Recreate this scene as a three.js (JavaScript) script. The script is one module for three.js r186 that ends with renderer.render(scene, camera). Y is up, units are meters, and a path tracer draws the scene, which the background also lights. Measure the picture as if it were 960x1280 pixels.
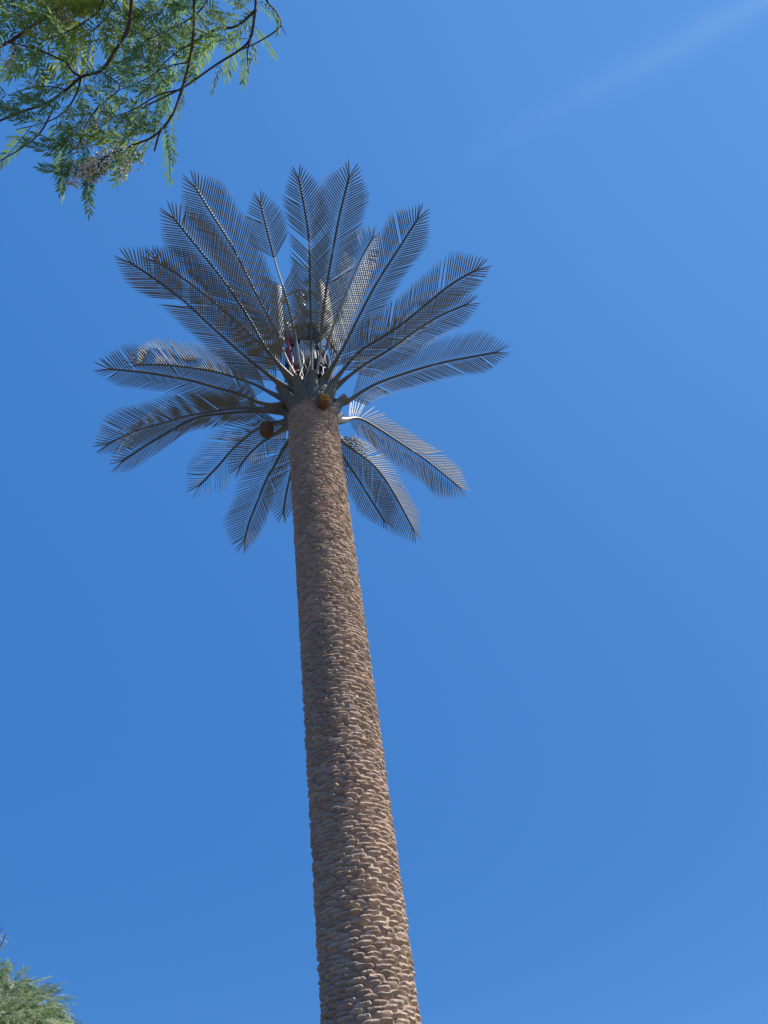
import * as THREE from 'three';
import { mergeGeometries, toCreasedNormals } from 'three/addons/utils/BufferGeometryUtils.js';
import { RoundedBoxGeometry } from 'three/addons/geometries/RoundedBoxGeometry.js';
import { ImprovedNoise } from 'three/addons/math/ImprovedNoise.js';

// ------------------------------------------------------------------ camera
const scene = new THREE.Scene();
const F = 961;                                   // focal length in photo pixels (960 x 1280)
const camera = new THREE.PerspectiveCamera(2 * Math.atan(640 / F) * 180 / Math.PI, 0.75, 0.05, 6000);
camera.position.set(0, 1.6, 0);
camera.rotation.order = 'YXZ';
camera.rotation.x = THREE.MathUtils.degToRad(48.2);
camera.rotation.z = THREE.MathUtils.degToRad(-10.73);
camera.updateMatrixWorld(true);
scene.add(camera);
const EYE = camera.position.clone();
const ray = (x, y) => new THREE.Vector3((x - 480) / F, (640 - y) / F, -1).normalize().applyQuaternion(camera.quaternion);
const at = (x, y, dist) => ray(x, y).multiplyScalar(dist).add(EYE);

// ------------------------------------------------------------------ sky, sun, exposure
const V3 = (x, y, z) => new THREE.Vector3(x, y, z);
const sunAz = THREE.MathUtils.degToRad(97), sunEl = THREE.MathUtils.degToRad(42);   // azimuth from -z towards +x
const SUN = V3(Math.cos(sunEl) * Math.sin(sunAz), Math.sin(sunEl), -Math.cos(sunEl) * Math.cos(sunAz));
const perlin = new ImprovedNoise();
{
  const W = 2048, H = 1024, data = new Float32Array(W * H * 4), d = V3(0, 0, 0);
  // thin pale streak: great circle through two directions
  const c0 = ray(1010, -30), c1 = ray(600, 190), cn = c0.clone().cross(c1).normalize();
  const ct = c1.clone().sub(c0).normalize(), len = c1.clone().sub(c0).length();
  const smooth = (a, b, x) => { x = Math.min(1, Math.max(0, (x - a) / (b - a))); return x * x * (3 - 2 * x); };
  for (let j = 0; j < H; j++) for (let i = 0; i < W; i++) {
    const ph = (i + 0.5) / W * 2 * Math.PI - Math.PI, th = ((j + 0.5) / H - 0.5) * Math.PI;
    d.set(Math.cos(th) * Math.cos(ph), Math.sin(th), Math.cos(th) * Math.sin(ph));
    const cs = d.dot(SUN), el = Math.max(0, d.y);
    const g = Math.exp(-(1 - cs) * 2.2), air = Math.exp(-el * 6.5);
    let r = 0.039 + 0.089 * g + 0.135 * air, gg = 0.181 + 0.171 * g + 0.28 * air, b = 0.54 + 0.281 * g + 0.42 * air;
    const off = Math.asin(THREE.MathUtils.clamp(d.dot(cn), -1, 1)), along = d.clone().sub(c0).dot(ct) / len;
    if (Math.abs(off) < 0.15 && along > -2.5 && along < 1.4) {
      const wd = 0.0095 + 0.003 * perlin.noise(along * 5, 3.1, 0.4);
      let k = Math.exp(-(off * off) / (2 * wd * wd)) * (1 - smooth(0.0, 1.25, along)) * smooth(-2.5, -1.2, along);
      k *= 0.8 + 0.35 * perlin.noise(along * 9, off * 60, 2.2);
      r += 0.05 * k; gg += 0.05 * k; b += 0.04 * k;
    }
    const o = (j * W + i) * 4;
    data[o] = r * 0.77; data[o + 1] = gg * 0.77; data[o + 2] = b * 0.77; data[o + 3] = 1;
  }
  const tex = new THREE.DataTexture(data, W, H, THREE.RGBAFormat, THREE.FloatType);
  tex.mapping = THREE.EquirectangularReflectionMapping; tex.magFilter = THREE.LinearFilter; tex.minFilter = THREE.LinearFilter;
  tex.colorSpace = THREE.LinearSRGBColorSpace; tex.needsUpdate = true;
  scene.background = tex; scene.environment = tex;
}
const sun = new THREE.DirectionalLight(new THREE.Color().setRGB(1.0, 0.915, 0.80), 5.0);
sun.position.copy(SUN).multiplyScalar(60).add(V3(0, 8, -8));
sun.target.position.set(0, 8, -8);
sun.castShadow = true; sun.shadow.mapSize.set(4096, 4096);
Object.assign(sun.shadow.camera, { left: -30, right: 30, top: 30, bottom: -30, near: 1, far: 150 });
scene.add(sun, sun.target);
const renderer = new THREE.WebGLRenderer({ antialias: true });
renderer.toneMapping = THREE.LinearToneMapping;
renderer.toneMappingExposure = 1.3;
renderer.shadowMap.enabled = true;

// ------------------------------------------------------------------ helpers
let seed = 12345;
const rnd = () => { seed = (seed * 1664525 + 1013904223) >>> 0; return seed / 4294967296; };
const rr = (a, b) => a + (b - a) * rnd();
const lerp = (a, b, t) => a + (b - a) * t;
const clamp = (x, a, b) => Math.min(b, Math.max(a, x));
const sstep = (a, b, x) => { x = clamp((x - a) / (b - a), 0, 1); return x * x * (3 - 2 * x); };
const UP = V3(0, 1, 0);
const taken = {};
function numbered(n) { if (taken[n] === undefined) { taken[n] = 0; return n; } taken[n]++; return n + '_' + String(taken[n]).padStart(3, '0'); }
function mesh(name, geo, mat, parent) {
  const m = new THREE.Mesh(geo, mat); m.name = name; m.castShadow = true; m.receiveShadow = true; parent.add(m); return m;
}
function thing(name, label, category, pos, group) {
  const g = new THREE.Group(); g.name = numbered(name); g.position.copy(pos); g.userData = { label, category };
  if (group) g.userData.group = group;
  scene.add(g); g.updateMatrixWorld(true); return g;
}
function geoFrom(pos, idx, uv) {
  const g = new THREE.BufferGeometry();
  g.setAttribute('position', new THREE.Float32BufferAttribute(pos, 3));
  g.setAttribute('uv', new THREE.Float32BufferAttribute(uv, 2));
  g.setIndex(idx); g.computeVertexNormals(); return g;
}
// tube with a radius that changes along the path
function taperTube(pts, radii, sides = 7, knob = 0) {
  const curve = new THREE.CatmullRomCurve3(pts, false, 'centripetal');
  const n = Math.max(4, (pts.length - 1) * 5), pos = [], idx = [], uv = [];
  let N = V3(0.31, 0.2, 0.93), len = 0, prev = null;
  for (let i = 0; i <= n; i++) {
    const u = i / n, p = curve.getPoint(u), T = curve.getTangent(u);
    if (prev) len += p.distanceTo(prev); prev = p;
    N = N.clone().sub(T.clone().multiplyScalar(N.dot(T))).normalize();
    const B = T.clone().cross(N), q = u * (radii.length - 1), k = Math.min(radii.length - 2, Math.floor(q));
    let r = lerp(radii[k], radii[k + 1], q - k);
    for (let s = 0; s <= sides; s++) {
      const a = s / sides * 2 * Math.PI, rk = r * (1 + knob * perlin.noise(p.x * 9 + Math.cos(a) * 1.3, p.y * 9 + Math.sin(a) * 1.3, p.z * 9));
      pos.push(p.x + (N.x * Math.cos(a) + B.x * Math.sin(a)) * rk, p.y + (N.y * Math.cos(a) + B.y * Math.sin(a)) * rk, p.z + (N.z * Math.cos(a) + B.z * Math.sin(a)) * rk);
      uv.push(s / sides * 2 * Math.PI * radii[0], len);
      if (i < n && s < sides) { const o = i * (sides + 1) + s; idx.push(o, o + sides + 1, o + 1, o + 1, o + sides + 1, o + sides + 2); }
    }
  }
  return geoFrom(pos, idx, uv);
}
function texture(w, h, fn, srgb) {
  const data = new Uint8Array(w * h * 4);
  for (let j = 0; j < h; j++) for (let i = 0; i < w; i++) { const c = fn(i / w, j / h), o = (j * w + i) * 4; for (let k = 0; k < 3; k++) data[o + k] = clamp(c[k] * 255, 0, 255); data[o + 3] = 255; }
  const t = new THREE.DataTexture(data, w, h, THREE.RGBAFormat); t.wrapS = t.wrapT = THREE.RepeatWrapping; t.magFilter = THREE.LinearFilter; t.minFilter = THREE.LinearMipmapLinearFilter; t.generateMipmaps = true;
  if (srgb) t.colorSpace = THREE.SRGBColorSpace; t.needsUpdate = true; return t;
}
// noise that tiles over the unit square
function tile(u, v, f, z) { const a = 2 * Math.PI; return perlin.noise(Math.cos(u * a) * f + z, Math.sin(u * a) * f + Math.cos(v * a) * f * 0.7, Math.sin(v * a) * f + z * 1.7); }
const grain = texture(512, 512, (u, v) => {
  const a = tile(u, v, 2, 1) * 0.5 + tile(u, v, 6, 5) * 0.35 + tile(u, v, 22, 9) * 0.3, s = (rnd() - 0.5) * 0.10;
  const w = 0.90 + 0.16 * a + s; return [w, w * (0.985 + 0.03 * tile(u, v, 3, 20)), w * (0.97 + 0.06 * tile(u, v, 3, 30))];
}, true);
const grainBump = texture(512, 512, (u, v) => { const a = 0.5 + tile(u, v, 9, 2) * 0.35 + tile(u, v, 30, 7) * 0.35 + (rnd() - 0.5) * 0.2; return [a, a, a]; });
const lin = (r, g, b) => new THREE.Color().setRGB(r, g, b);
const std = (c, o = {}) => new THREE.MeshStandardMaterial({ color: c, roughness: 0.8, ...o });

const barkMats = [[0.60, 0.475, 0.365], [0.545, 0.42, 0.325], [0.65, 0.52, 0.405], [0.50, 0.395, 0.31]].map(c => std(lin(...c), { roughness: 0.86, map: grain, bumpMap: grainBump, bumpScale: 0.008 }));
const leafPlastic = std(lin(0.20, 0.218, 0.178), { roughness: 0.5 });
const leafPlastic2 = std(lin(0.235, 0.242, 0.20), { roughness: 0.5 });
const ribMat = std(lin(0.12, 0.126, 0.104), { roughness: 0.5 });
const stalkMat = std(lin(0.24, 0.255, 0.22), { roughness: 0.42, map: grain });
const stalkGalv = std(lin(0.42, 0.43, 0.41), { roughness: 0.38, metalness: 0.35 });
const bootMat = std(lin(0.21, 0.23, 0.195), { roughness: 0.6, map: grain, bumpMap: grainBump, bumpScale: 0.004 });
const antennaMat = std(lin(0.72, 0.72, 0.70), { roughness: 0.45 });
const radioMat = std(lin(0.40, 0.42, 0.44), { roughness: 0.5 });
const steel = std(lin(0.45, 0.45, 0.45), { roughness: 0.4, metalness: 0.6 });
const rubber = std(lin(0.02, 0.02, 0.022), { roughness: 0.6 });
const redCable = std(lin(0.38, 0.02, 0.03), { roughness: 0.5 });
const navyBox = std(lin(0.03, 0.045, 0.09), { roughness: 0.4 });

// ------------------------------------------------------------------ ground
{
  const g = new THREE.PlaneGeometry(4000, 4000, 1, 1); g.rotateX(-Math.PI / 2);
  const t = texture(512, 512, (u, v) => { const a = 0.78 + 0.2 * tile(u, v, 3, 4) + 0.12 * tile(u, v, 18, 8) + (rnd() - 0.5) * 0.12; return [a, a * 0.97, a * 0.92]; }, true); t.repeat.set(500, 500);
  const m = mesh('ground', g, std(lin(0.165, 0.132, 0.106), { roughness: 0.95, map: t }), scene); m.userData = { kind: 'structure' };
}

// ------------------------------------------------------------------ palm tower
const TOP_ABOVE_EYE = 13;
const topRay = ray(388.5, 503), tt = TOP_ABOVE_EYE / topRay.y;
const AX = topRay.x * tt, AZ = topRay.z * tt, TOPY = 1.6 + TOP_ABOVE_EYE - 0.5;
const R = 0.435;                                  // trunk core radius
const tower = thing('palm_tower', 'tall mobile phone mast disguised as a palm tree with grey fronds', 'palm tower', V3(AX, 0, AZ));
const TO = tower.position;
const rowH = 0.051, NPR = 16;
const camAng = Math.atan2(-AX, -AZ);              // angle (about y, from +z) of the camera seen from the tower
const depthAxis = Math.hypot(AX, AZ);
camera.matrixWorldInverse.copy(camera.matrixWorld).invert();
let trunk;
{
  // core
  const seg = 96, rows = 340, pos = [], idx = [], uv = [];
  for (let j = 0; j <= rows; j++) for (let i = 0; i <= seg; i++) {
    const a = i / seg * 2 * Math.PI, y = j / rows * TOPY, r = R - 0.004 + 0.012 * perlin.noise(Math.cos(a) * 6, y * 9, Math.sin(a) * 6) + 0.012 * perlin.noise(Math.cos(a) * 1.6, y * 1.3, Math.sin(a) * 1.6);
    pos.push(Math.sin(a) * r, y, Math.cos(a) * r); uv.push(a * R, y);
    if (j < rows && i < seg) { const o = j * (seg + 1) + i; idx.push(o, o + 1, o + seg + 1, o + 1, o + seg + 2, o + seg + 1); }
  }
  trunk = mesh('trunk', geoFrom(pos, idx, uv), barkMats[0], tower);
  trunk.userData.label = 'brown moulded bark trunk of overlapping leaf scars';
  // scale variants: each is a boot that flares outwards towards its upper rim
  const vs = [0, 0.3, 0.58, 0.74, 0.89, 1.0], prof = [0.0, 0.5, 0.94, 1.0, 0.86, 0.1];
  const us = [-1, -0.72, -0.3, 0.25, 0.7, 1];
  const variants = [];
  for (let k = 0; k < 20; k++) {
    const wa = Math.PI / NPR * rr(0.9, 1.3), h = rowH * rr(1.0, 1.22), prot = rr(0.030, 0.050), arch = rr(0.0, 0.3), tilt = rr(-0.25, 0.25), box = rr(3, 7), skew = rr(-0.16, 0.16), lean = rr(-0.1, 0.1);
    const p = [], ix = [], uvv = [], ou = rnd() * 3, ov = rnd() * 3;
    for (let j = 0; j < 6; j++) for (let i = 0; i < 6; i++) {
      const u = us[i] + (i > 0 && i < 5 ? rr(-0.07, 0.07) : 0), v = vs[j];
      const edge = Math.sqrt(Math.max(0, 1 - Math.pow(Math.abs(u), box)));
      const q = prof[j] * (0.10 + 0.90 * edge) * prot * (1 + tilt * u + 0.32 * perlin.noise(u * 1.9 + k * 7.3, v * 2.3, k * 1.9)) - 0.008 * (1 - edge);
      const narrow = lerp(0.78, 1, Math.sin(Math.PI * clamp(v, 0.05, 0.85)));
      const a = (u * narrow + skew * v) * wa;
      const y = (v - 0.5) * h - arch * h * 0.45 * u * u * (0.35 + 0.65 * v) + lean * u * h + rr(-0.005, 0.005);
      const r = R + q;
      p.push(Math.sin(a) * r, y, Math.cos(a) * r); uvv.push(ou + a * R, ov + y);
      if (j < 5 && i < 5) { const o = j * 6 + i; ix.push(o, o + 1, o + 6, o + 1, o + 7, o + 6); }
    }
    variants.push(toCreasedNormals(geoFrom(p, ix, uvv), 0.85));
  }
  const all = [];
  const nRows = Math.floor((TOPY + 0.02) / rowH);
  for (let j = 0; j < nRows; j++) {
    const shift = (j % 2) * 0.5 + 0.16 * Math.sin(j * 1.7) + j * 0.013;
    for (let i = 0; i < NPR; i++) {
      const a = (i + shift + rr(-0.13, 0.13)) / NPR * 2 * Math.PI, y = (j + 0.5) * rowH + rr(-0.006, 0.006) + 0.016 * Math.sin(a * 2 + j * 0.11) + 0.012 * Math.sin(a * 5 + j * 0.23);
      const face = Math.cos(a - camAng), d = Math.hypot(depthAxis - R * face, y - 1.6);
      all.push({ a, y, k: Math.floor(rnd() * 20), m: Math.floor(clamp(2 + 3.2 * perlin.noise(Math.sin(a) * 1.7, y * 0.9, Math.cos(a) * 1.7) + rr(-1.1, 1.1), 0, 3.99)), s: rr(0.9, 1.12), seen: face > 0.12 && y > 3.55, d });
    }
  }
  const singles = all.filter(s => s.seen).sort((p, q) => p.d - q.d).slice(0, 300), set = new Set(singles);
  const rest = [[], [], [], []];
  const mtx = new THREE.Matrix4(), ms = new THREE.Matrix4();
  for (const s of all) {
    if (set.has(s)) {
      const m = mesh('bark_scale', variants[s.k], barkMats[s.m], trunk); m.position.y = s.y; m.rotation.y = s.a; m.scale.y = s.s;
    } else {
      mtx.makeRotationY(s.a).setPosition(0, s.y, 0).multiply(ms.makeScale(1, s.s, 1)); rest[s.m].push(variants[s.k].clone().applyMatrix4(mtx));
    }
  }
  rest.forEach((l, i) => { mesh('bark_scales', mergeGeometries(l), barkMats[i], trunk).userData.kind = 'stuff'; });
}

// fronds: photo points from the inner end to the tip; h = height of the root above the trunk top, r = its distance from the axis
const fronds = [
  // upper left
  { p: [[358, 449], [347, 418], [319, 365], [291, 309], [262, 263], [243, 232]], h: 0.45, r: 0.22, el: 25, s0: 0.24, galv: 1, tw: 0.3 },
  { p: [[330, 432], [319, 411], [294, 371], [269, 337], [241, 302], [216, 271]], h: 0.3, r: 0.34, el: 18, s0: 0.16 },
  { p: [[300, 440], [262, 406], [231, 377], [194, 349], [161, 327]], h: 0.1, r: 0.42, el: 12, s0: 0.12, gap: 1 },
  { p: [[337, 443], [303, 409], [266, 377], [231, 349], [194, 326]], h: 0.35, r: 0.34, el: 15, s0: 0.12 },
  { p: [[379, 474], [368, 414], [356, 366], [345, 331], [325, 252]], h: 0.55, r: 0.2, el: 38, s0: 0.25, galv: 1, bare: [0.55, 0.70], lw: 0.84 },
  { p: [[389.5, 486], [389, 430], [388, 370], [386, 297], [380, 256], [373, 221]], h: 0.25, r: 0.3, el: 30, s0: 0.2, galv: 1, bare: [0.665, 0.71], roll: -18, lw: 0.82 },
  { p: [[400, 445], [402, 407], [407, 367], [415, 320], [425, 267], [437, 219]], h: 0.4, r: 0.25, el: 28, s0: 0.26, galv: 1 },
  { p: [[410, 430], [423, 390], [437, 357], [453, 320], [467, 296]], h: 0.6, r: 0.15, el: 60, s0: 0.25 },
  { p: [[430, 433], [450, 393], [473, 350], [497, 313], [523, 272]], h: 0.35, r: 0.28, el: 22, s0: 0.14 },
  { p: [[450, 438], [467, 428], [500, 407], [533, 380], [567, 353], [598, 336]], h: 0.25, r: 0.34, el: 15, s0: 0.16 },
  { p: [[455, 456], [487, 437], [520, 413], [553, 393], [585, 380]], h: 0.3, r: 0.3, el: 22, s0: 0.22 },
  // sides
  { p: [[430, 505], [448, 492], [469, 480], [499, 469], [545, 455], [622, 440]], h: 0.1, r: 0.4, el: 8, s0: 0.14, dih: 0.22, roll: -6, tw: -0.25 },
  { p: [[428, 526], [449, 522], [467, 532], [489, 546], [507, 558], [526, 570], [574, 608]], h: -0.05, r: 0.42, el: -6, s0: 0.16, dih: 0.35, roll: -50, tw: 0 },
  { p: [[334, 507], [300, 492], [279, 487], [241, 476], [215, 471], [185, 466], [135, 461]], h: 0.05, r: 0.42, el: 0, s0: 0.2, dih: 0.2, roll: -6, tw: 0.25 },
  { p: [[338, 491], [320, 481], [271, 465], [241, 460], [204, 456], [170, 456]], h: 0.2, r: 0.36, el: 20, s0: 0.2, dih: 0.15, roll: 8, tw: 1.0 },
  { p: [[345, 514], [312, 514], [279, 517], [251, 520], [226, 531], [204, 544], [185, 555], [152, 577]], h: 0.0, r: 0.42, el: -18, s0: 0.16, dih: 0.3, tw: 0.3 },
  { p: [[345, 512], [300, 510], [256, 516], [232, 520], [204, 529], [170, 538], [133, 556]], h: 0.05, r: 0.42, el: 2, s0: 0.16, dih: 0.35, tw: 0.45 },
  // behind the trunk, hanging
  { p: [[437, 559], [459, 574], [474, 589], [492, 616], [518, 664]], h: 0.0, r: 0.42, el: -12, s0: 0.14, dih: 0.35, roll: -55, tw: 0 },
  { p: [[425, 565], [437, 583], [449, 601], [462, 622], [481, 652]], h: -0.05, r: 0.42, dih: 0.4, el: -8, s0: 0.12 },
  { p: [[354, 561], [345, 579], [332.5, 600], [321, 629], [312, 651], [305, 678]], h: -0.05, r: 0.42, dih: 0.4, el: -14, s0: 0.14, roll: -10 },
  { p: [[364, 590], [357.5, 619], [354, 642]], h: 0.0, r: 0.42, dih: 0.5, el: -8, s0: 0.16 },
  { p: [[321, 536], [307, 547], [290, 562], [275, 580], [259, 597], [248, 608]], h: 0.0, r: 0.42, el: -5, s0: 0.16, dih: 0.3, roll: 10, tw: 1.1 },
  { p: [[340, 545], [329, 552], [311, 568], [299, 584]], h: 0.0, r: 0.42, el: 0, s0: 0.16, dih: 0.35, tw: 0.45 },
];
function solve(f) {
  const A = V3(AX, TOPY + 0.25 + f.h, AZ), d = ray(...f.p[f.p.length - 1]);
  let base = A.clone(), tip, t;
  for (let i = 0; i < 8; i++) {
    const v = base.clone().sub(EYE), b = v.dot(d), want = f.el * Math.PI / 180;   // where along the pixel's ray the chord has the frond's own slope
    let best = 1e9;
    for (let q = b - 4; q < b + 4; q += 0.02) { const e = d.clone().multiplyScalar(q).sub(v), er = Math.abs(Math.asin(e.y / e.length()) - want) + Math.max(0, e.length() - 4.6) * 2; if (er < best) { best = er; t = q; } }
    tip = d.clone().multiplyScalar(t).add(EYE);
    const o = V3(tip.x - AX, 0, tip.z - AZ).normalize();
    base = A.clone().addScaledVector(o, f.r);
  }
  const out = V3(tip.x - base.x, 0, tip.z - base.z).normalize(), m = V3(out.z, 0, -out.x);
  const tb = base.distanceTo(EYE), first = projPx(base), last = f.p[f.p.length - 1], tot = Math.hypot(last[0] - first[0], last[1] - first[1]);
  const pts = [base];
  for (let i = 0; i < f.p.length - 1; i++) {
    const q = ray(...f.p[i]), fr = clamp(Math.hypot(f.p[i][0] - first[0], f.p[i][1] - first[1]) / tot, 0, 1), tl = lerp(tb, t, fr);
    const w = q.dot(m), tp = base.clone().sub(EYE).dot(m) / w, k = sstep(0.15, 0.45, Math.abs(w));
    pts.push(q.multiplyScalar(lerp(tl, clamp(tp, tl - 1, tl + 1), k)).add(EYE));
  }
  pts.push(tip);
  return { pts, out, side: V3(-out.z, 0, out.x), tip, base };
}
function projPx(p) { const v = p.clone().applyMatrix4(camera.matrixWorldInverse); return [480 + F * v.x / -v.z, 640 - F * v.y / -v.z]; }
camera.matrixWorldInverse.copy(camera.matrixWorld).invert();
// a leaflet: a thin tapered strip of unit length along +x, width along z, thickness along y
const leafletGeo = (() => {
  const st = [[0, 0.55, 1], [0.25, 1, 0.9], [0.75, 0.85, 0.7], [1, 0.22, 0.5]], pos = [], idx = [], uv = [];
  st.forEach(([x, w, th], j) => {
    for (const [a, b] of [[0, 1], [1, 0.2], [0, -0.6], [-1, 0.2]]) { pos.push(x, b * th * 0.5, a * w * 0.5); uv.push(x, a); }
    if (j < 3) for (let k = 0; k < 4; k++) { const o = j * 4 + k, n = j * 4 + (k + 1) % 4; idx.push(o, o + 4, n, n, o + 4, n + 4); }
  });
  idx.push(0, 1, 2, 0, 2, 3, 12, 14, 13, 12, 15, 14);
  return geoFrom(pos, idx, uv).toNonIndexed();
})(); leafletGeo.computeVertexNormals();
const SPACING = 0.054;
let leafletBudget = 300;
const frondLabels = [];
const solved = fronds.map(f => { const s = solve(f); s.f = f; return s; });
const byNear = solved.slice().sort((a, b) => a.tip.distanceTo(EYE) - b.tip.distanceTo(EYE));
function buildFrond(s, singles) {
  const f = s.f, loc = s.pts.map(p => p.clone().sub(TO));
  const curve = new THREE.CatmullRomCurve3(loc, false, 'centripetal'); curve.arcLengthDivisions = 400;
  const len = curve.getLength(), roll = (f.roll || 0) * Math.PI / 180 + rr(-0.12, 0.12);
  // smooth the traced points a little
  const M = 60, raw = curve.getSpacedPoints(M); let P = raw;
  for (let it = 0; it < 10; it++) P = P.map((p, i) => i === 0 || i === M ? p : P[i - 1].clone().add(P[i + 1]).multiplyScalar(0.25).addScaledVector(p, 0.5));
  const frame = (u) => {
    const x = clamp(u, 0, 1) * M, i = Math.min(M - 1, Math.floor(x)), p = P[i].clone().lerp(P[i + 1], x - i);
    const a = P[Math.max(0, i - 2)], b = P[Math.min(M, i + 3)], T = b.clone().sub(a).normalize();
    let S = s.side.clone().sub(T.clone().multiplyScalar(s.side.dot(T))).normalize(), N = S.clone().cross(T).normalize();
    if (u > 1) p.addScaledVector(T, (u - 1) * len);
    S = S.clone().applyAxisAngle(T, roll); N = N.applyAxisAngle(T, roll);
    return { p, T, S, N };
  };
  // stalk
  const pos = [], idx = [], uv = [], n = 40, sd = 8;
  for (let j = 0; j <= n; j++) {
    const u = j / n, { p, S, N } = frame(u), d = u * len;
    const wide = f.galv ? 0.045 : 0.20 * Math.exp(-Math.pow(d / 0.42, 1.5)) + 0.05, w = wide * lerp(1, 0.55, sstep(0.3, 1, u)), th = (0.05 + 0.05 * Math.exp(-d / 0.4)) * lerp(1, 0.5, u);
    for (let k = 0; k <= sd; k++) {
      const a = k / sd * 2 * Math.PI, ca = Math.sign(Math.cos(a)) * Math.pow(Math.abs(Math.cos(a)), 0.7), sa = Math.sign(Math.sin(a)) * Math.pow(Math.abs(Math.sin(a)), 0.7);
      const q = p.clone().addScaledVector(S, ca * w * 0.5).addScaledVector(N, sa * th * 0.5); pos.push(q.x, q.y, q.z); uv.push(a * 0.03, d);
      if (j < n && k < sd) { const o = j * (sd + 1) + k; idx.push(o, o + sd + 1, o + 1, o + 1, o + sd + 1, o + sd + 2); }
    }
  }
  const m = mesh('frond', geoFrom(pos, idx, uv), f.galv ? stalkGalv : stalkMat, tower);
  // leaflets, both sides
  const list = [], count = Math.floor(len * (1 - f.s0) / SPACING), bare = f.bare || (f.gap ? [0.66, 0.71] : [0.66, 0.6601]);
  const dih = f.dih ?? rr(0.14, 0.26), bias = [rr(-0.05, 0.05), rr(-0.05, 0.05)];
  for (let k = 0; k <= count; k++) for (const sg of [-1, 1]) {
    const u = f.s0 + (1 - f.s0) * (k + (sg > 0 ? 0.25 : 0)) / count;
    if (u > bare[0] && u < bare[1]) continue;
    if (rnd() < 0.004) continue;
    const { p, T, S, N } = frame(Math.min(u, 1)), back = (1 - u) * len;
    const ang = lerp(0.10, 0.86, Math.pow(sstep(-0.12, 0.26, back), 0.8)) * lerp(1, 0.92, sstep(0.3, 1.2, back)) + bias[sg > 0 ? 1 : 0] + rr(-0.012, 0.012) + (rnd() < 0.03 ? rr(-0.16, 0.16) : 0);
    const l = lerp(0.25, 0.70, sstep(-0.15, 0.85, back)) * lerp(0.93, 1, sstep(0, 0.4, u - f.s0)) * rr(0.975, 1.02) * (f.lw || 1);
    const dd = dih + rr(-0.015, 0.015);
    const X = T.clone().multiplyScalar(Math.cos(ang)).addScaledVector(S, sg * Math.sin(ang) * Math.cos(dd)).addScaledVector(N, Math.sin(ang) * Math.sin(dd)).normalize();
    const tw = f.tw || 0, Y = N.clone().multiplyScalar(Math.cos(tw)).addScaledVector(T, Math.sin(tw)); Y.sub(X.clone().multiplyScalar(Y.dot(X))).normalize(); Y.applyAxisAngle(X, rr(-0.04, 0.04)); const Z = X.clone().cross(Y);
    const w = 0.0255 * rr(0.92, 1.06);
    const q = p.clone().addScaledVector(S, sg * 0.008);
    list.push(new THREE.Matrix4().makeBasis(X.multiplyScalar(l), Y.multiplyScalar(0.014), Z.multiplyScalar(w)).setPosition(q));
  }
  // tip leaflet
  const mat = rnd() < 0.5 ? leafPlastic : leafPlastic2;
  for (const [u0, u1] of [[f.s0 - 0.01, bare[0]], [bare[1], 1.004]]) {   // the dark rib that holds the leaflets, one for each section
    const rp = [], ri = [], ru = [], nn = 16;
    for (let j = 0; j <= nn; j++) {
      const u = lerp(u0, u1, j / nn), { p, S, N } = frame(u), w = (0.052 - 0.010 * u) * (j === 0 || j === nn ? 0.6 : 1), th = 0.07 - 0.025 * u;
      for (let k = 0; k <= 6; k++) { const a = k / 6 * 2 * Math.PI, q = p.clone().addScaledVector(S, Math.cos(a) * w * 0.5).addScaledVector(N, Math.sin(a) * th * 0.5); rp.push(q.x, q.y, q.z); ru.push(a, u); if (j < nn && k < 6) { const o = j * 7 + k; ri.push(o, o + 7, o + 1, o + 1, o + 7, o + 8); } }
    }
    mesh('rib', geoFrom(rp, ri, ru), ribMat, m);
  }
  if (singles) for (const mt of list) { const q = mesh('leaflet', leafletGeo, mat, m); q.applyMatrix4(mt); }
  else mesh('leaflets', mergeGeometries(list.map(mt => leafletGeo.clone().applyMatrix4(mt))), mat, m).userData.kind = 'stuff';
  return list.length;
}
for (const s of byNear) {
  const est = 2 * Math.floor(4.35 * 0.8 / SPACING), one = leafletBudget > est;
  const n = buildFrond(s, one); if (one) leafletBudget -= n;
}

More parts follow.
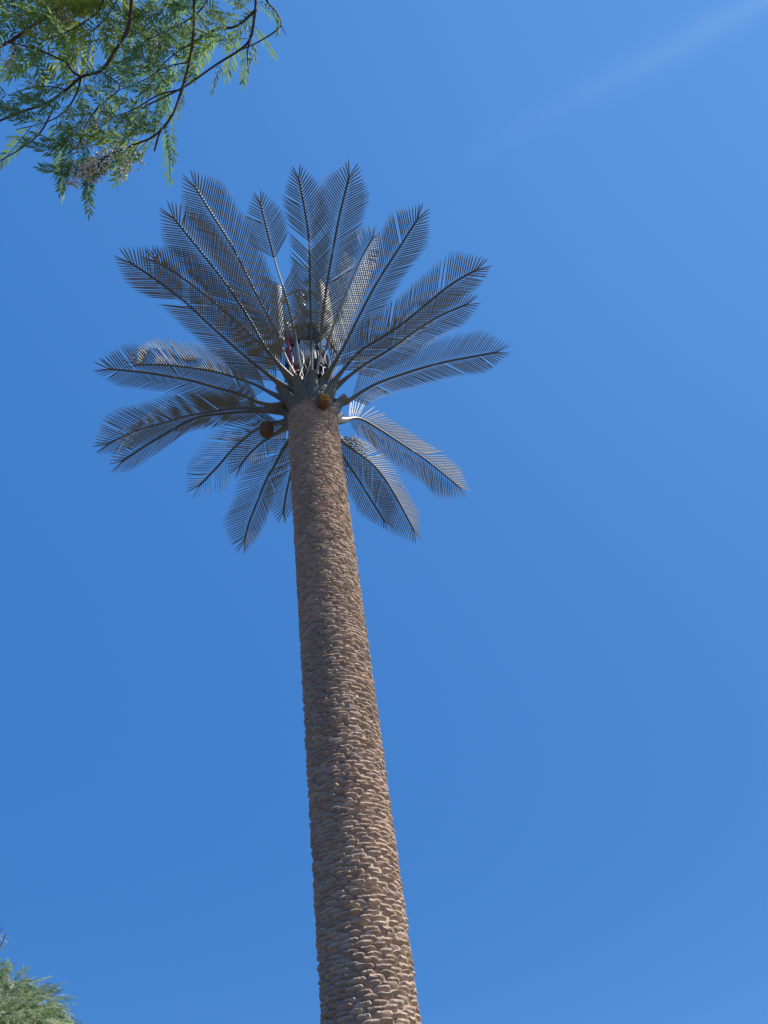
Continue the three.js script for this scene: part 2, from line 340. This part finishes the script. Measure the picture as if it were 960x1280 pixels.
// ring of boots that close the head of the trunk
{
  const boot = (a, y0, L, w0, w1, tilt, r0) => {
    const pos = [], idx = [], uv = [], nv = 7, nu = 6;
    const o = V3(Math.sin(a), 0, Math.cos(a)), sd = V3(Math.cos(a), 0, -Math.sin(a));
    for (let layer = 0; layer < 2; layer++) for (let j = 0; j <= nv; j++) for (let i = 0; i <= nu; i++) {
      const v = j / nv, u = i / nu * 2 - 1, w = lerp(w0, w1, Math.pow(v, 0.8)) * 0.5, bow = (1 - u * u) * lerp(0.06, 0.035, v);
      const r = r0 + Math.sin(tilt) * L * v * (0.7 + 0.3 * v) + bow - layer * 0.025, y = y0 + Math.cos(tilt) * L * v;
      const q = o.clone().multiplyScalar(r).addScaledVector(sd, u * w); pos.push(q.x, y, q.z); uv.push(u * w, v * L);
    }
    const per = (nv + 1) * (nu + 1);
    for (let layer = 0; layer < 2; layer++) for (let j = 0; j < nv; j++) for (let i = 0; i < nu; i++) { const b = layer * per + j * (nu + 1) + i; layer ? idx.push(b, b + nu + 1, b + 1, b + 1, b + nu + 1, b + nu + 2) : idx.push(b, b + 1, b + nu + 1, b + 1, b + nu + 2, b + nu + 1); }
    for (let j = 0; j < nv; j++) for (const i of [0, nu]) { const b = j * (nu + 1) + i; idx.push(b, b + nu + 1, b + per, b + per, b + nu + 1, b + per + nu + 1); }
    for (let i = 0; i < nu; i++) for (const j of [0, nv]) { const b = j * (nu + 1) + i; idx.push(b, b + per, b + 1, b + 1, b + per, b + per + 1); }
    return geoFrom(pos, idx, uv);
  };
  for (let i = 0; i < 11; i++) mesh('frond_socket', boot(camAng + (i + 0.35) / 11 * 2 * Math.PI + rr(-0.08, 0.08), TOPY - 0.12 + rr(-0.06, 0.1), rr(0.5, 0.7), 0.36, 0.17, rr(0.4, 0.65), R - 0.02), bootMat, tower);
  for (let i = 0; i < 9; i++) mesh('frond_socket', boot(camAng + (i + 0.1) / 9 * 2 * Math.PI + rr(-0.1, 0.1), TOPY + 0.08 + rr(-0.05, 0.1), rr(0.5, 0.68), 0.3, 0.13, rr(0.16, 0.32), R - 0.1), bootMat, tower);
  const cap = new THREE.CylinderGeometry(R - 0.03, R - 0.03, 0.06, 40); cap.translate(0, TOPY + 0.04, 0); mesh('cap_plate', cap, steel, tower);
}
// mast with antennas
{
  const g = new THREE.CylinderGeometry(0.10, 0.13, 5.2, 24); g.translate(0, TOPY + 2.62, 0); mesh('mast', g, steel, tower);
  const collar = (y) => { const c = new THREE.TorusGeometry(0.5, 0.03, 8, 40); c.rotateX(Math.PI / 2); c.translate(0, y, 0); const parts = [c]; for (let k = 0; k < 3; k++) { const b = new THREE.CylinderGeometry(0.025, 0.025, 0.5, 8); b.rotateZ(Math.PI / 2); b.translate(0.25, 0, 0); b.rotateY(k * 2.094 + 0.4); b.translate(0, y, 0); parts.push(b); } return mergeGeometries(parts.map(p => p.toNonIndexed())); };
  mesh('antenna_ring', collar(TOPY + 2.9), steel, tower); mesh('antenna_ring', collar(TOPY + 4.5), steel, tower);
  const panel = (a, r, y0, h, w) => {
    const b = new RoundedBoxGeometry(w, h, 0.15, 4, 0.055); const m = mesh('panel_antenna', b, antennaMat, tower);
    m.position.set(Math.sin(a) * r, y0 + h / 2, Math.cos(a) * r); m.rotation.y = a;
    for (const sy of [-0.35, 0.35]) { const k = new RoundedBoxGeometry(0.12, 0.09, 0.16, 2, 0.01); k.translate(0, sy * h, -0.15); mesh('bracket', k, steel, m); }
    for (let k = 0; k < 4; k++) { const c = new THREE.CylinderGeometry(0.018, 0.018, 0.07, 10); c.translate((k - 1.5) * w * 0.2, -h / 2 - 0.03, 0); mesh('connector', c, steel, m); }
    return m;
  };
  panel(camAng + 1.05, 0.62, TOPY + 2.35, 2.7, 0.42);
  panel(camAng - 1.15, 0.62, TOPY + 2.35, 2.7, 0.42);
  panel(camAng + 3.1, 0.62, TOPY + 2.35, 2.7, 0.42);
  const radio = (a, r, y, w, h, mat) => {
    const m = mesh('radio_unit', new RoundedBoxGeometry(w, h, 0.16, 3, 0.03), mat, tower); m.position.set(Math.sin(a) * r, y, Math.cos(a) * r); m.rotation.y = a;
    for (let k = 0; k < 5; k++) { const f = new THREE.BoxGeometry(0.012, h * 0.86, 0.05); f.translate((k - 2) * w * 0.17, 0, 0.09); mesh('cooling_fin', f, mat, m); }
  };
  for (const [a, y, w, h, mt] of [[-0.5, 1.75, 0.30, 0.7, radioMat], [0.12, 1.85, 0.32, 0.75, radioMat], [0.72, 1.7, 0.24, 0.8, navyBox], [-1.05, 2.0, 0.24, 0.8, navyBox], [2.6, 1.8, 0.3, 0.7, radioMat], [-2.4, 1.8, 0.3, 0.7, radioMat], [-0.2, 2.65, 0.3, 0.6, navyBox], [0.5, 2.7, 0.28, 0.6, navyBox], [-0.85, 2.85, 0.26, 0.6, radioMat], [1.3, 1.75, 0.2, 0.65, navyBox]]) radio(camAng + a, 0.36, TOPY + y, w, h, mt);
  for (const y of [1.35, 2.2, 3.05]) { const c = new THREE.TorusGeometry(0.25, 0.025, 8, 32); c.rotateX(Math.PI / 2); c.translate(0, TOPY + y, 0); mesh('clamp_ring', c, steel, tower); for (let k = 0; k < 6; k++) { const b = new THREE.BoxGeometry(0.05, 0.05, 0.32); b.translate(0, TOPY + y, 0.2); b.rotateY(camAng + k * 1.047 + 0.2); mesh('clamp_arm', b, steel, tower); } }
  const cable = (name, mat, r, ...p) => mesh(name, taperTube(p.map(([a, q, y]) => V3(Math.sin(camAng + a) * q, TOPY + y, Math.cos(camAng + a) * q)), [r, r], 7), mat, tower);
  cable('red_cable', redCable, 0.05, [-0.78, 0.47, 2.7], [-0.76, 0.5, 2.2], [-0.72, 0.47, 1.6], [-0.6, 0.3, 0.6]);
  for (let k = 0; k < 22; k++) { const a = rr(-1.6, 1.6), q = rr(0.32, 0.5), y = rr(1.2, 2.2); cable('cable', k % 5 === 2 ? antennaMat : rubber, rr(0.010, 0.02), [a, q, y], [a + rr(-0.25, 0.25), q + rr(0.0, 0.14), y * rr(0.6, 0.75)], [a + rr(-0.4, 0.4), q * 0.9, y * rr(0.35, 0.5)], [a * 0.7, 0.25, 0.08]); }
  for (let k = 0; k < 4; k++) cable('cable', rubber, 0.013, [0.95 + k * 0.08, 0.62, 2.35], [0.9 + k * 0.13, 0.70, 1.8], [0.8 + k * 0.1, 0.55, 1.0], [0.5, 0.3, 0.2]);
  for (const [a, q, y, w] of [[-0.35, 0.32, 0.7, 0.32], [0.35, 0.34, 0.65, 0.28], [0.95, 0.34, 0.75, 0.26], [-1.0, 0.34, 0.7, 0.26], [0.0, 0.3, 1.05, 0.3], [-0.7, 0.3, 1.1, 0.24], [0.7, 0.3, 1.1, 0.22]]) { const m = mesh('junction_box', new RoundedBoxGeometry(w, 0.16, 0.16, 2, 0.02), rubber, tower); m.position.set(Math.sin(camAng + a) * q, TOPY + y, Math.cos(camAng + a) * q); m.rotation.y = camAng + a; }
}
// two brown balls hung under the fronds (moulded fruit clusters)
{
  const ballMat = std(lin(0.30, 0.165, 0.085), { roughness: 0.8, map: grain, bumpMap: grainBump, bumpScale: 0.012 });
  const sunFleckMat = std(lin(0.70, 0.42, 0.09), { roughness: 0.85, map: grain });  // yellow of the sun-struck side, put into the colour
  const ball = (px, dist, rx, ry, label, sunFace) => {
    const c = at(px[0], px[1], dist).sub(TO), g = new THREE.SphereGeometry(1, 28, 20), p = g.attributes.position;
    for (let i = 0; i < p.count; i++) { const v = V3(p.getX(i), p.getY(i), p.getZ(i)), k = 1 + 0.11 * perlin.noise(v.x * 3, v.y * 4, v.z * 4) + 0.03 * perlin.noise(v.x * 11, v.y * 11, v.z * 11); v.multiplyScalar(k); p.setXYZ(i, v.x * rx, v.y * ry, v.z * rx); }
    g.computeVertexNormals(); const m = mesh('fruit_ball', g, ballMat, tower); m.position.copy(c); m.userData.label = label;
    const s = new THREE.CylinderGeometry(0.03, 0.04, 0.5, 8); s.rotateX(1.2); s.translate(0, 0.16, -0.2); const st = mesh('stem', s, stalkMat, m); st.rotation.y = Math.atan2(c.x, c.z);
    if (sunFace) {  // yellow flecks painted as sunlight, turned between eye and sun
      const dir = EYE.clone().sub(TO).sub(c).normalize().add(SUN.clone().multiplyScalar(0.6)).normalize(), q = new THREE.Quaternion().setFromUnitVectors(V3(0, 0, 1), dir);
      for (let k = 0; k < 46; k++) { const a = k * 2.4, r = 0.115 * Math.sqrt((k + 0.5) / 46), b = new THREE.IcosahedronGeometry(rr(0.012, 0.022), 1); b.scale(1, 1, 1.4); b.translate(Math.cos(a) * r, Math.sin(a) * r, Math.sqrt(Math.max(0, rx * rx - r * r)) * 1.0); b.applyQuaternion(q); mesh('sunlit_fleck', b, sunFleckMat, m); }
    }
  };
  const dTop = V3(AX, TOPY, AZ).distanceTo(EYE);
  ball([404, 502], dTop - 0.52, 0.138, 0.175, 'brown ball with painted yellow sunlight on its face', true);
  ball([333, 537], dTop + 0.15, 0.14, 0.21, 'plain brown ball below the left fronds', false);
}

// ------------------------------------------------------------------ pepper trees
const leafMats = [[0.24, 0.39, 0.13], [0.18, 0.32, 0.12], [0.34, 0.47, 0.10], [0.47, 0.53, 0.085]].map(c => new THREE.MeshPhysicalMaterial({ color: lin(...c), roughness: 0.95, transmission: 0.6, thickness: 0, side: THREE.DoubleSide }));  // the yellower last tones have sun shining through leaves put into the colour
const twigMat = std(lin(0.13, 0.095, 0.08), { roughness: 0.85, map: grain });
const barkMat = std(lin(0.2, 0.15, 0.11), { roughness: 0.95, map: grain, bumpMap: grainBump, bumpScale: 0.02 });
const flowerMat = new THREE.MeshPhysicalMaterial({ color: lin(0.85, 0.85, 0.76), roughness: 0.7, transmission: 0.2, thickness: 0 });
// a pinnate leaf of length 1 along +x that droops towards -y
function pinnate(pairs, droop, ll, detail) {
  const pos = [], idx = [], uv = [];
  const rach = u => V3(u, -droop * u * u * 0.5, 0);
  const put = (b, dir, up, l, w) => {
    const s = dir.clone().cross(up).normalize(), o = pos.length / 3, mid = b.clone().addScaledVector(dir, l * 0.45).addScaledVector(up, -l * 0.03), tip = b.clone().addScaledVector(dir, l).addScaledVector(up, -l * 0.14);
    const pts = detail ? [b, mid.clone().addScaledVector(s, w / 2).addScaledVector(up, w * 0.18), mid, mid.clone().addScaledVector(s, -w / 2).addScaledVector(up, w * 0.18), tip] : [b, mid.clone().addScaledVector(s, w / 2), mid.clone().addScaledVector(s, -w / 2), tip];
    pts.forEach(p => { pos.push(p.x, p.y, p.z); uv.push(p.x, p.z); });
    detail ? idx.push(o, o + 1, o + 2, o, o + 2, o + 3, o + 1, o + 4, o + 2, o + 2, o + 4, o + 3) : idx.push(o, o + 1, o + 2, o + 1, o + 3, o + 2);
  };
  for (let i = 0; i < pairs; i++) for (const sg of [-1, 1]) {
    const u = lerp(0.12, 0.97, (i + (sg > 0 ? 0.3 : 0)) / pairs), b = rach(u), a = rr(0.75, 1.1) * lerp(1, 0.6, u), el = rr(-0.35, 0.2);
    const dir = V3(Math.cos(a), -droop * u * 0.8 + el, sg * Math.sin(a)).normalize();
    put(b, dir, V3(rr(-0.3, 0.3), 1, rr(-0.5, 0.5)).normalize(), ll * rr(0.8, 1.15) * lerp(1, 0.7, Math.pow(u, 3)), ll * 0.21);
  }
  put(rach(0.97), V3(1, -droop, 0).normalize(), UP, ll * 0.8, ll * 0.18);
  const r = geoFrom(pos, idx, uv);
  const c = [0, 0.5, 1].map(u => rach(u)), tpos = [], tidx = [], tuv = [];
  for (let i = 0; i < 3; i++) for (let k = 0; k < 3; k++) { const a = k * 2.094; tpos.push(c[i].x, c[i].y + Math.sin(a) * 0.008, c[i].z + Math.cos(a) * 0.008); tuv.push(0, 0); if (i < 2) { const o = i * 3 + k, n = i * 3 + (k + 1) % 3; tidx.push(o, o + 3, n, n, o + 3, n + 3); } }
  return mergeGeometries([r, geoFrom(tpos, tidx, tuv)]);
}
const leafVar = []; for (let k = 0; k < 8; k++) leafVar.push(pinnate(9 + k % 4, 0.08 + 0.1 * (k % 5), 0.27, true));
const leafVarFar = []; for (let k = 0; k < 5; k++) leafVarFar.push(pinnate(7, 0.4 + 0.12 * k, 0.3, false));
function leafMatrix(p, dir, size) {
  const X = dir.clone().normalize(); let Z = X.clone().cross(UP); if (Z.lengthSq() < 0.01) Z = V3(0, 0, 1); Z.normalize();
  const a = rr(-1.4, 1.4), Y = Z.clone().cross(X).normalize(); Z.applyAxisAngle(X, a); Y.applyAxisAngle(X, a);
  return new THREE.Matrix4().makeBasis(X.multiplyScalar(size), Y.multiplyScalar(size), Z.multiplyScalar(size)).setPosition(p);
}
{
  const base = V3(-3.4, 0, 1.2);
  const tree = thing('pepper_tree', 'pepper tree branch with feathery green leaves and pale blossom hanging overhead', 'tree', base);
  const D = 3.9;
  const P = (x, y, d = D) => at(x, y, d).sub(base);
  const branch = (pts, r0, r1, knob = 0.25) => mesh('branch', taperTube(pts, [r0, r1], 7, knob), twigMat, tree);
  // trunk and limbs that carry the twigs, outside the frame to the upper left
  const fork = V3(0.25, 2.6, -0.15);
  mesh('trunk', taperTube([V3(0, -0.1, 0), V3(0.05, 0.9, 0), V3(0.2, 1.8, -0.1), fork], [0.26, 0.21, 0.18, 0.15], 14, 0.2), barkMat, tree);
  const hub = P(215, -190, 4.35), hub2 = P(90, -120, 4.3), hub3 = P(330, -110, 4.25);
  mesh('limb', taperTube([fork, V3(0.7, 4.0, -0.3), V3(1.5, 5.4, -0.5), hub.clone().lerp(V3(1.5, 5.4, -0.5), 0.4), hub], [0.13, 0.08, 0.045, 0.03], 10, 0.15), barkMat, tree);
  mesh('limb', taperTube([fork, V3(-0.4, 4.0, 0.4), V3(-1.0, 5.2, 0.9), V3(-1.4, 6.0, 1.6)], [0.12, 0.07, 0.03], 10, 0.15), barkMat, tree);
  mesh('limb', taperTube([V3(1.1, 4.75, -0.4), hub2.clone().add(V3(-0.2, 0.25, 0.1)), hub2], [0.05, 0.02], 8, 0.15), barkMat, tree);
  mesh('limb', taperTube([hub, hub.clone().lerp(hub3, 0.5).add(V3(0, 0.1, 0)), hub3], [0.022, 0.012], 8, 0.15), barkMat, tree);
  const twigs = [];
  const tw = (pts, r0, r1, dens = 1, size = 0.2, sunTint = 0) => { branch(pts, r0, r1); twigs.push({ c: new THREE.CatmullRomCurve3(pts), dens, size, sunTint }); };  // last argument gives a twig the leaf tones painted as sunlit
  // traced twigs
  tw([hub, P(172, -60, 4.1), P(165, 0, 4.0), P(160, 35, 3.95), P(143, 65, 3.9), P(125, 89, 3.85), P(102, 96, 3.85), P(83, 112, 3.85), P(58, 129, 3.85), P(23, 141, 3.9), P(-20, 160, 3.9)], 0.0095, 0.004, 0);
  tw([P(102, 96, 3.85), P(92, 91, 3.86), P(83, 79, 3.9), P(64, 69, 3.95), P(40, 60, 4.0), P(5, 52, 4.0)], 0.0055, 0.003, 0.25);
  tw([hub, P(246, -60, 4.1), P(243, 0, 4.0), P(242, 42, 3.92), P(237, 77, 3.86), P(227, 112, 3.8), P(216, 143, 3.75), P(200, 166, 3.72), P(193, 189, 3.7)], 0.0085, 0.004, 0);
  tw([P(216, 143, 3.75), P(206, 158, 3.74), P(189, 172, 3.74), P(170, 180, 3.74), P(140, 192, 3.72), P(118, 203, 3.72), P(103, 214, 3.72)], 0.006, 0.002, 2.0, 0.19);
  tw([hub3, P(324, -40, 4.1), P(320, 0, 4.0), P(318, 23, 3.96), P(312, 50, 3.94), P(300, 62, 3.92), P(270, 81, 3.9), P(231, 108, 3.9), P(193, 127, 3.9), P(160, 143, 3.9)], 0.0075, 0.003, 0.55, 0.16);
  tw([P(320, 12, 3.98), P(295, 33, 3.96), P(270, 37, 3.95), P(247, 50, 3.95), P(215, 70, 3.97), P(190, 95, 3.98)], 0.0065, 0.002, 1.5, 0.18);
  tw([P(312, 50, 3.94), P(309, 69, 3.92), P(311, 92, 3.9)], 0.004, 0.0015, 0);
  tw([hub3, P(333, 0, 4.0), P(345, 15, 3.97), P(351, 31, 3.95), P(343, 40, 3.95), P(320, 54, 3.95), P(300, 63, 3.95)], 0.005, 0.0022, 0.14, 0.09);
  tw([P(351, 31, 3.95), P(358, 45, 3.93)], 0.002, 0.001, 0);
  tw([hub2, P(81, 0, 4.1), P(42, 31, 4.05), P(15, 50, 4.0), P(-25, 72, 4.0)], 0.011, 0.004, 0.5, 0.2);
  tw([P(69, 131, 3.85), P(50, 166, 3.8), P(27, 185, 3.78), P(-5, 204, 3.75)], 0.004, 0.002, 0.12, 0.12);
  tw([P(83, 112, 3.85), P(60, 108, 3.84), P(30, 112, 3.84), P(10, 120, 3.84)], 0.003, 0.0015, 1.0, 0.17);
  tw([P(102, 96, 3.86), P(95, 118, 3.84), P(80, 140, 3.8), P(60, 152, 3.8), P(20, 162, 3.8)], 0.004, 0.0015, 1.7, 0.18);
  tw([P(125, 89, 3.86), P(150, 108, 3.86), P(130, 128, 3.84), P(110, 150, 3.82)], 0.003, 0.0015, 0.8, 0.15);
  tw([P(227, 112, 3.8), P(200, 118, 3.82), P(165, 138, 3.82), P(135, 150, 3.82), P(115, 175, 3.8)], 0.004, 0.0015, 0.9, 0.17);
  tw([P(125, 130, 3.83), P(108, 155, 3.8), P(98, 180, 3.76), P(84, 192, 3.74), P(74, 197, 3.74)], 0.003, 0.0012, 1.5, 0.15);
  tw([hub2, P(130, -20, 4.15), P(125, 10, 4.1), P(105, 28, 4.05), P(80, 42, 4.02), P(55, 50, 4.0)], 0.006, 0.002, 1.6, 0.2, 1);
  tw([hub2, P(60, -30, 4.2), P(40, 0, 4.15), P(20, 15, 4.1), P(-20, 30, 4.1)], 0.006, 0.002, 1.4, 0.2);
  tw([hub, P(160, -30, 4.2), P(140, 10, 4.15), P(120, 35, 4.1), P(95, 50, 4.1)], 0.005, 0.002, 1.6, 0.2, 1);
  tw([hub, P(215, -30, 4.2), P(205, 10, 4.15), P(185, 30, 4.12), P(155, 48, 4.1)], 0.005, 0.002, 1.5, 0.18);
  tw([hub, P(262, -20, 4.1), P(256, 5, 4.08), P(235, 25, 4.05), P(205, 40, 4.02), P(180, 52, 4.0)], 0.005, 0.002, 1.3, 0.17);
  tw([P(237, 77, 3.88), P(205, 85, 3.9), P(180, 100, 3.9), P(150, 112, 3.9), P(130, 118, 3.9)], 0.003, 0.0012, 1.3, 0.16);
  // leaves along the twigs
  let leaves = 0;
  for (const { c, dens, size, sunTint } of twigs) {
    const L = c.getLength(), n = Math.round(L * dens * 23);
    for (let k = 0; k < n; k++) {
      const u = clamp((k + rr(0.1, 0.9)) / n, 0.02, 1), p = c.getPoint(u), T = c.getTangent(u);
      const sideways = T.clone().cross(UP).normalize().multiplyScalar(k % 2 ? 1 : -1);
      const dir = T.clone().multiplyScalar(rr(0.3, 1.1)).addScaledVector(sideways, rr(0.25, 1.0)).add(V3(0, rr(-0.3, 0.25), 0));
      const m = mesh('leaf', leafVar[Math.floor(rnd() * 8)], leafMats[sunTint ? 2 + Math.floor(rnd() * 2) : Math.floor(rnd() * 2.5)], tree);
      m.applyMatrix4(leafMatrix(p, dir, size * rr(0.75, 1.2))); leaves++;
    }
  }
  // blossom panicles: sprays of tiny pale florets
  const panicle = (a, b, n, spread) => {
    const gs = [], st = [], A = P(...a), B = P(...b);
    st.push(taperTube([A, A.clone().lerp(B, 0.5).add(V3(0, 0.01, 0)), B], [0.0016, 0.0008], 4));
    for (let k = 0; k < n; k++) {
      const u = Math.pow(rnd(), 0.8), p = A.clone().lerp(B, u), o = V3(rr(-1, 1), rr(-1, 1), rr(-1, 1)).multiplyScalar(spread * lerp(1, 0.4, u)), q = p.clone().add(o);
      const g = new THREE.OctahedronGeometry(rr(0.004, 0.0075), 0); g.rotateX(rnd() * 3); g.rotateY(rnd() * 3); g.translate(q.x, q.y, q.z); gs.push(g);
      if (k % 3 === 0) { const e = p.clone().lerp(q, 0.5); const t = taperTube([p, e, q], [0.0009, 0.0006], 3); st.push(t); }
    }
    const s = mesh('blossom', mergeGeometries(st), twigMat, tree);
    mesh('florets', mergeGeometries(gs), flowerMat, s).userData.kind = 'stuff';
  };
  panicle([150, 185, 3.7], [84, 232, 3.66], 120, 0.06); panicle([170, 185, 3.7], [150, 222, 3.66], 80, 0.05); panicle([130, 195, 3.7], [115, 225, 3.66], 110, 0.055);
  panicle([135, 140, 3.8], [112, 178, 3.75], 80, 0.06); panicle([120, 150, 3.8], [95, 185, 3.76], 100, 0.05); panicle([150, 200, 3.68], [95, 215, 3.66], 70, 0.05);
  panicle([20, 60, 3.95], [5, 85, 3.9], 50, 0.05); panicle([215, 40, 4], [190, 62, 3.95], 60, 0.05); panicle([60, 10, 4.05], [85, 25, 4.0], 50, 0.05);
  // foliage of the same tree beyond the frame
  const more = [];
  const cl = (c, n, r) => { for (let k = 0; k < n; k++) { const o = V3(rr(-1, 1), rr(-1, 0.8), rr(-1, 1)); if (o.lengthSq() > 1) { k--; continue; } more.push(leafVarFar[Math.floor(rnd() * 5)].clone().applyMatrix4(leafMatrix(c.clone().addScaledVector(o, r), V3(o.x, o.y - 0.6, o.z), rr(0.18, 0.28)))); } };
  cl(V3(-1.4, 6.0, 1.6), 260, 1.2); cl(V3(-0.9, 5.0, 0.6), 160, 0.9); cl(V3(0.6, 5.9, 1.2), 140, 0.8);
  mesh('foliage', mergeGeometries(more), leafMats[0], tree).userData.kind = 'stuff';
}
{
  // second tree farther off: only the head of its crown reaches into the lower left corner
  const d0 = 17.5, mid = at(10, 1310, d0), base = V3(mid.x - 1.4, 0, mid.z - 0.3);
  const tree = thing('feathery_tree', 'far tree with sunlit feathery grey green crown top', 'tree', base);
  const Q = (x, y, d = d0) => at(x, y, d).sub(base), s = d0 / F;
  const clumps = [[-4, 1258, 0, 32], [-46, 1240, 0.3, 38], [40, 1280, -0.3, 32], [14, 1290, 0.2, 40], [58, 1308, 0.2, 24], [-55, 1300, 0.4, 60], [10, 1360, 0, 62], [55, 1365, 0, 50], [-60, 1370, -0.6, 80], [-150, 1300, 0.5, 85], [-150, 1400, 0, 90], [30, 1420, 0.5, 80], [70, 1430, 0.4, 60], [-80, 1450, 0.8, 90], [-40, 1340, 1.4, 80], [-30, 1350, -1.5, 80]].map(([x, y, dz, r]) => ({ c: Q(x, y, d0 + dz), r: r * s }));
  const top = clumps[7].c.y, tt0 = V3(0.2, clumps[13].c.y - 0.6, 0.1);
  mesh('trunk', taperTube([V3(0, -0.1, 0), V3(0.1, tt0.y * 0.5, 0), tt0], [0.24, 0.19, 0.15], 12, 0.2), barkMat, tree);
  for (const k of clumps) mesh('limb', taperTube([tt0, tt0.clone().lerp(k.c, 0.55).add(V3(0, 0.15, 0)), k.c.clone().add(V3(0, k.r * 0.55, 0))], [0.07, 0.035, 0.008], 6, 0.2), barkMat, tree);
  const sprout = taperTube([Q(-30, 1215), Q(-8, 1192), Q(3, 1178), Q(7, 1166)], [0.02, 0.006], 5, 0.2); mesh('twig', sprout, barkMat, tree);
  const mats = [];
  for (const k of clumps) { const n = Math.round(480 * k.r * k.r / 0.4) + 90; for (let i = 0; i < n; i++) { const o = V3(rr(-1, 1), rr(-1, 1), rr(-1, 1)); const l = o.length(); if (l > 1 || l < 0.35) { i--; continue; } const u = o.clone().divideScalar(l); mats.push(leafMatrix(k.c.clone().addScaledVector(o, k.r * (0.92 + 0.16 * perlin.noise(u.x * 3, u.y * 3, u.z * 3))), V3(u.x + rr(-0.5, 0.5), u.y - 0.5, u.z + rr(-0.5, 0.5)), rr(0.16, 0.28))); } }
  for (let k = 0; k < 14; k++) { const p = Q(rr(-14, 6), rr(1166, 1184)); mats.push(leafMatrix(p, V3(rr(-1, 1), rr(-0.8, 0.5), rr(-1, 1)), rr(0.12, 0.2))); }
  const crownMats = [[0.20, 0.31, 0.11], [0.38, 0.43, 0.25], [0.11, 0.19, 0.065]].map(c => new THREE.MeshPhysicalMaterial({ color: lin(...c), roughness: 0.95, transmission: 0.4, thickness: 0, side: THREE.DoubleSide }));
  for (let v = 0; v < 5; v++) {
    const mine = mats.filter((_, i) => i % 5 === v), im = new THREE.InstancedMesh(leafVarFar[v], crownMats[v % 3], mine.length);
    mine.forEach((m, i) => im.setMatrixAt(i, m)); im.name = 'crown'; im.userData.kind = 'stuff'; im.castShadow = im.receiveShadow = true; tree.add(im);
  }
}
renderer.render(scene, camera);
